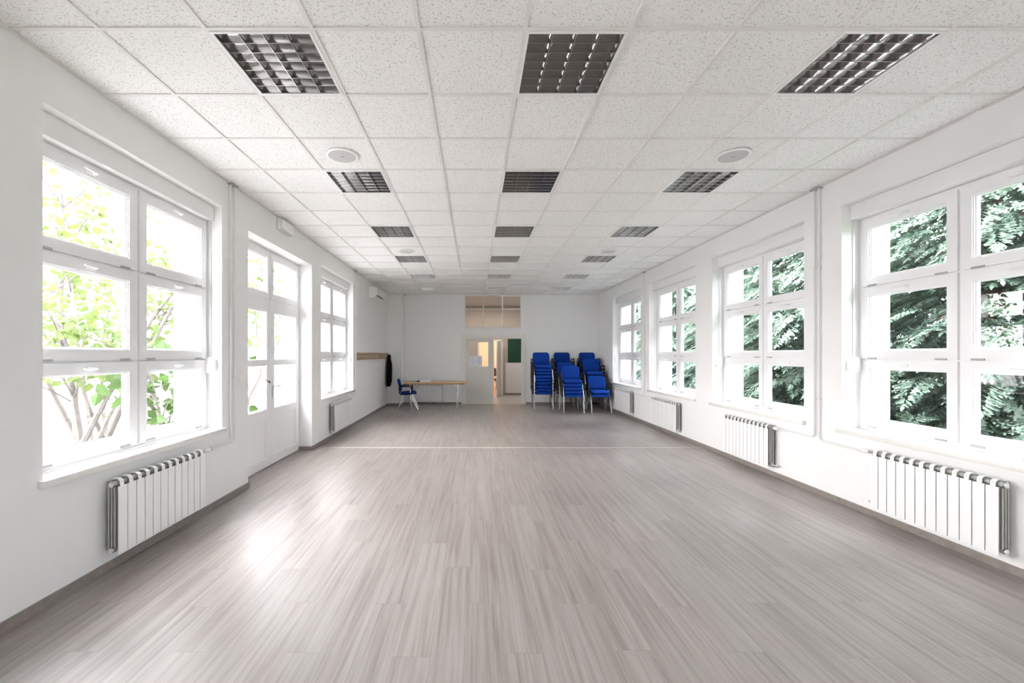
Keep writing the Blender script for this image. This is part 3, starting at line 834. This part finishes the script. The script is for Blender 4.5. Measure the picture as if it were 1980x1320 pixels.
def make_chair(armed=True):
    # faces -Y; origin on the floor in the middle
    r = empty('stacking_chair')
    sz = .445
    def fs(u, v, n): # seat: v from front to rear; slight droop at the front edge
        y = -.235+v; d = max(0, .09-v)
        return (u, y, sz - .9*d*d/.09*.35 - .03*(v/.44) + n)
    cushion(.485, .44, .052, .075, fs, .04).build('seat', M['blue'], r, True)
    cushion(.44, .39, .012, .075, lambda u, v, n: (u, fs(u, v+.035, 0)[1], fs(u, v+.035, 0)[2]-.001-n), .04).build('seat_shell', M['dark_plastic'], r, True)
    a = math.radians(13)
    def fb(u, v, n):
        bow = .9*u*u*.35
        return (u, .215+v*math.sin(a)-n*math.cos(a)-bow, .515+v*math.cos(a)+n*math.sin(a)*.3)
    cushion(.495, .335, .030, .075, fb, .03).build('backrest', M['blue'], r, True)
    cushion(.485, .33, .014, .075, lambda u, v, n: fb(u, v+.002, -.001-n), .04).build('backrest_shell', M['dark_plastic'], r, True)
    for s in (-1, 1):
        x = s*.247
        MB().tube(smooth_path([(s*.262, -.285, .0), (x, -.09, .405), (x, .0, .418)], 5, .05), .0145, 10, sq=1.0).build('leg', M['chrome'], r, True)
        MB().tube(smooth_path([(s*.262, .265, .0), (x, .10, .395), (x, .0, .415)], 5, .05), .0145, 10).build('leg', M['chrome'], r, True)
        MB().tube(smooth_path([(s*.19, .05, .412), (s*.20, .225, .418), (s*.195, .262, .62)], 5, .05), .011, 10).build('back_support', M['chrome'], r, True)
        if armed:
            p = [(s*.265, .225, .47), (s*.295, .215, .640), (s*.30, -.10, .655), (s*.29, -.13, .47), (s*.265, -.05, .425), (s*.265, .18, .425), (s*.265, .225, .47)]
            MB().tube(smooth_path(p, 5, .05), .0145, 8, sq=1.3).build('armrest', M['dark_plastic'], r, True)
    MB().tube([(-.235, 0, .413), (.235, 0, .413)], .010, 8).build('seat_bar', M['chrome'], r, True)
    return r
CH = make_chair()
DZc, DYc = .094, .0
def nth(k, n):
    if k == n-1: return 'topmost'
    if k == 0: return 'bottom'
    w = ['', 'second', 'third', 'fourth', 'fifth', 'sixth', 'seventh', 'eighth', 'ninth']
    return w[n-1-k]+' from top'
stacks = [  # x, y of the front feet, count, rotation, description
    (1.93, 11.60, 9, 0.00, 'tall stack beside the cream door'),
    (2.685, 12.33, 9, 0.0, 'tall rear stack in the middle of the group'),
    (2.63, 11.60, 6, -.03, 'middle-height stack halfway back in the centre row'),
    (2.615, 10.91, 5, -.05, 'front stack in the centre row'),
    (3.45, 12.33, 9, 0.0, 'tall rear stack in the right corner'),
    (3.37, 11.60, 7, -.02, 'seven-chair stack in the right row'),
    (3.33, 10.91, 2, -.03, 'low two-chair stack by the right wall'),
]
first = True
for (x, yf, n, rz, ds) in stacks:
    for kk in range(n):
        o = CH if first else copy_tree(CH)
        first = False
        o.location = (x+random.uniform(-.004,.004), yf+.285+DYc*kk, DZc*kk); o.rotation_euler = (0,0,rz+random.uniform(-.012,.012))
        tag(o, 'blue armchair, %s of the %s' % (nth(kk, n), ds), 'chair', 'stacked blue chairs by the end wall')
o = copy_tree(CH)
o.location = (-1.89, 11.90, 0); o.rotation_euler = (0,0,PI/2+.10)
tag(o, 'single blue armchair with chrome legs drawn up to the table end', 'chair', 'single blue chair at the table')

# ------------------------------------------------------------------ outside
struct(MB().box(-60, XL-TH, -40, 60, -.35, -.2).build('ground_left', M['ground_l']))
struct(MB().box(XR+TH, 60, -40, 60, -.35, -.2).build('ground_right', M['ground_r']))

def leaves_mb(b, pts, size, rr, droop=.5):
    for p in pts:
        L = size*rr.uniform(.7, 1.3); w = L*.32
        d = Vector((rr.gauss(0,1), rr.gauss(0,1), rr.gauss(-droop,.6))).normalized()
        u = d.cross(Vector((rr.gauss(0,1), rr.gauss(0,1), rr.gauss(0,1)))).normalized(); nn = d.cross(u)
        p = Vector(p)
        vs = [p, p+d*L*.35+u*w+nn*w*.3, p+d*L*.7+u*w*.7+nn*w*.2, p+d*L, p+d*L*.7-u*w*.7+nn*w*.2, p+d*L*.35-u*w+nn*w*.3]
        b.add(vs, [(0,1,2,3), (0,3,4,5)])
def leafy_tree(x, y, h, nst, seed, label, lm, n, size, spread, zmin):
    rr = random.Random(seed)
    r = tag(empty('leafy_tree', (x, y, -.2)), label, 'tree', 'pale leafy trees outside the left windows')
    tips = []
    for s in range(nst):
        a = rr.uniform(0, 2*PI); p = Vector((rr.uniform(-.2,.2), rr.uniform(-.3,.3), 0))
        d = Vector((math.cos(a)*.35, math.sin(a)*.35+.12, 1)).normalized()
        path = [p.copy()]; q = p.copy()
        k = 7
        for i in range(k):
            d = (d+Vector((rr.gauss(0,.10), rr.gauss(0,.10), 0))).normalized(); q = q+d*h/k*rr.uniform(.8,1.1); path.append(q.copy())
            if i >= 1:
                for _ in range(2):
                    e = (d*.5+Vector((rr.gauss(0,1), rr.gauss(0,1), rr.uniform(0,.8)))).normalized()
                    L = rr.uniform(.5, 1.1)*spread
                    bp = [q.copy(), q+e*L*.5+Vector((0,0,.05)), q+e*L]
                    MBb = stems_b; tips.append((bp[0], bp[2]))
                    twig.append(bp)
        MB().tube(path, [.035*(1-.8*i/k)+.006 for i in range(k+1)], 7).build('stem', M['bark'], r, True)
    b = MB()
    for bp in twig: b.tube(bp, [.012,.008,.004], 5)
    b.build('twigs', M['bark'], r, True)
    pts = []
    while len(pts) < n:
        a, c = rr.choice(tips); t = rr.uniform(.25, 1.1)
        p = a.lerp(c, t)+Vector((rr.gauss(0,.16), rr.gauss(0,.16), rr.gauss(0,.12)))
        if p.z > zmin: pts.append(p)
    b = MB(); leaves_mb(b, pts, size, rr); b.build('foliage', lm, r)
    twig.clear()
twig = []; stems_b = None
leafy_tree(-4.9, 5.0, 4.4, 5, 11, 'pale leafy tree with bare leaning stems outside the near left window', M['leaf'], 1500, .13, 1.0, 1.4)
leafy_tree(-6.6, 7.4, 5.2, 5, 12, 'pale leafy tree standing farther out behind the near left window', M['leaf'], 1500, .14, 1.2, 1.5)
leafy_tree(-6.2, 11.2, 4.8, 4, 13, 'pale leafy tree outside the glazed door', M['leaf'], 1000, .14, 1.1, 2.0)
leafy_tree(-3.72, 5.42, 1.9, 4, 17, 'low green shrub against the outer wall beside the near left window', M['leaf2'], 330, .15, .32, .5)

def conifer_mesh(seed, Hh=8.2, R=1.95, nfr=1600):
    rr = random.Random(seed); b = MB(); V = b.v; F = b.f
    def blade(p, d, L, w, nrm):
        u = d.cross(nrm).normalized()*w
        o = len(V); m = p+d*L*.55
        V.extend((tuple(p), tuple(m+u), tuple(p+d*L), tuple(m-u))); F.append((o, o+1, o+2, o+3)); b.m.append(0)
    for _ in range(nfr):
        t = rr.random()**1.35; z = .1+t*(Hh-.3); rad = R*(1-t)**.75*(rr.uniform(.6, 1.02) if rr.random() < .7 else rr.uniform(.2, .6))
        a = rr.uniform(0, 2*PI); out = Vector((math.cos(a), math.sin(a), 0))
        L = rr.uniform(.55, .95)*(1-.45*t)
        d = (out+Vector((rr.gauss(0,.25), rr.gauss(0,.25), rr.uniform(-.25,.35)))).normalized()
        p = out*max(.05, rad-L*.6)+Vector((0,0,z)); side = d.cross(Vector((0,0,1))).normalized(); nrm = side.cross(d)
        K = 11; q = p.copy()
        for i in range(K):
            s = i/(K-1); d = (d+Vector((0,0,-.07-.04*rr.random()))).normalized(); q = q+d*L/K
            sl = L*(.36*(1-s)**.8+.10)
            for sg in (-1, 1):
                e = (d*.75+side*sg*rr.uniform(.55,.95)+Vector((0,0,rr.uniform(-.35,-.02)))).normalized()
                blade(q, e, sl, .016+.010*rr.random(), nrm)
                for f in (.25, .42, .58, .74, .88):
                    for s2 in (-1, 1):
                        e2 = (e*.8+side*s2*.5+nrm*rr.gauss(0,.3)+Vector((0,0,-.12))).normalized()
                        blade(q+e*sl*f, e2, sl*.42*(1.2-f), .011+.009*rr.random(), nrm)
        blade(q, d, .12, .02, nrm)
    return b.mesh('foliage', M['needle'])
CM = [conifer_mesh(3), conifer_mesh(5)]
TM = MB().tube([(0,0,0),(0,0,3),(0,0,7)], [.14,.10,.02], 10).mesh('trunk', M['bark_dark'], True)
for i, (x, y, s, lb) in enumerate([
        (6.9, 2.6, 1.0, 'dense conifer with drooping sprays outside the right window nearest the camera'),
        (6.7, 5.4, 1.0, 'dense conifer filling the far pane of the nearest right window'),
        (7.0, 8.3, 1.05, 'dense conifer seen through the second right window'),
        (7.2, 11.4, .95, 'dense conifer seen through the third right window'),
        (7.1, 14.6, 1.0, 'dense conifer seen through the farthest right window'),
        (7.3, 18.0, 1.1, 'last conifer of the row beyond the farthest right window')]):
    r = tag(empty('conifer', (x, y, -.2), i*1.7), lb, 'tree', 'conifers outside the right windows'); r.scale = (s, s, s)
    add_mesh('foliage', CM[i % 2], r); add_mesh('trunk', TM, r)

# ------------------------------------------------------------------ daylight
w = bpy.data.worlds.new('sky'); S.world = w; w.use_nodes = True
t = w.node_tree; bg = t.nodes['Background']
tc = t.nodes.new('ShaderNodeTexCoord'); sx = t.nodes.new('ShaderNodeSeparateXYZ'); t.links.new(tc.outputs['Generated'], sx.inputs[0])
mr = t.nodes.new('ShaderNodeMapRange'); mr.inputs[1].default_value = -1; mr.inputs[2].default_value = 1
t.links.new(sx.outputs[0], mr.inputs[0])
rp = t.nodes.new('ShaderNodeValToRGB'); rp.color_ramp.elements[0].color = (1,.98,.978,1); rp.color_ramp.elements[1].color = (.83,.90,1,1)
t.links.new(mr.outputs[0], rp.inputs[0]); t.links.new(rp.outputs[0], bg.inputs['Color'])
def mth(op, a, b):
    x = t.nodes.new('ShaderNodeMath'); x.operation = op
    for i, v in enumerate((a, b)):
        if isinstance(v, (int, float)): x.inputs[i].default_value = v
        else: t.links.new(v, x.inputs[i])
    return x.outputs[0]
# brighter towards the left of the room and overhead
side = mth('ADD', mth('MULTIPLY', sx.outputs[0], -.22), 1.0)
up = mth('ADD', mth('MULTIPLY', mth('MAXIMUM', sx.outputs[2], 0), .9), .80)
t.links.new(mth('MULTIPLY', mth('MULTIPLY', side, up), 6.4), bg.inputs['Strength'])

def portal(y0, y1, z0, z1, right):
    ld = bpy.data.lights.new('window_portal', 'AREA'); ld.shape = 'RECTANGLE'; ld.size = y1-y0; ld.size_y = z1-z0
    ld.cycles.is_portal = True
    o = bpy.data.objects.new('window_portal', ld); COL.objects.link(o)
    o.location = (XR+TH+.01 if right else XL-TH-.01, (y0+y1)/2, (z0+z1)/2)
    o.rotation_euler = (PI/2, 0, PI/2 if right else -PI/2)
for a, c in WIN_L+[WIN_ADDED]: portal(a, c, .74, 3.08, False)
portal(*DOOR_L, 0, DZ1, False)
for a, c in WIN_R+[WIN_ADDED]: portal(a, c, .74, 3.08, True)

def area(name, loc, sx_, sy_, power, col, rot=(0,0,0)):
    ld = bpy.data.lights.new(name, 'AREA'); ld.shape = 'RECTANGLE'; ld.size = sx_; ld.size_y = sy_; ld.energy = power; ld.color = col
    o = bpy.data.objects.new(name, ld); COL.objects.link(o); o.location = loc; o.rotation_euler = rot; return o
area('hall_fill_light', (.6, 14.5, H-.03), 2.4, .5, 12, (1,.90,.80))  # added fill to brighten the hall, no fixture seen there
area('far_room_lamp', (.9, 17.8, 2.87), 1.2, 1.2, 24, (1,.86,.70))

# ------------------------------------------------------------------ camera and colour
cd = bpy.data.cameras.new('camera'); cam = bpy.data.objects.new('camera', cd); COL.objects.link(cam)
cam.location = (0, 0, CAMZ); cam.rotation_euler = (PI/2, 0, 0)
cd.sensor_fit = 'HORIZONTAL'; cd.sensor_width = 36; cd.lens = 36*808.4/1980
cd.shift_x = (990-917.4)/1980; cd.shift_y = -(660-684.1)/1980
cd.clip_start = .05; cd.clip_end = 300
S.camera = cam
S.view_settings.view_transform = 'Standard'; S.view_settings.look = 'None'; S.view_settings.gamma = 1
S.view_settings.use_curve_mapping = False
S.view_settings.exposure = 2.08
c = S.cycles
c.max_bounces = 14; c.diffuse_bounces = 8; c.glossy_bounces = 5; c.transparent_max_bounces = 24; c.transmission_bounces = 6
c.use_denoising = True; c.sample_clamp_indirect = 12
c.caustics_reflective = False; c.caustics_refractive = False
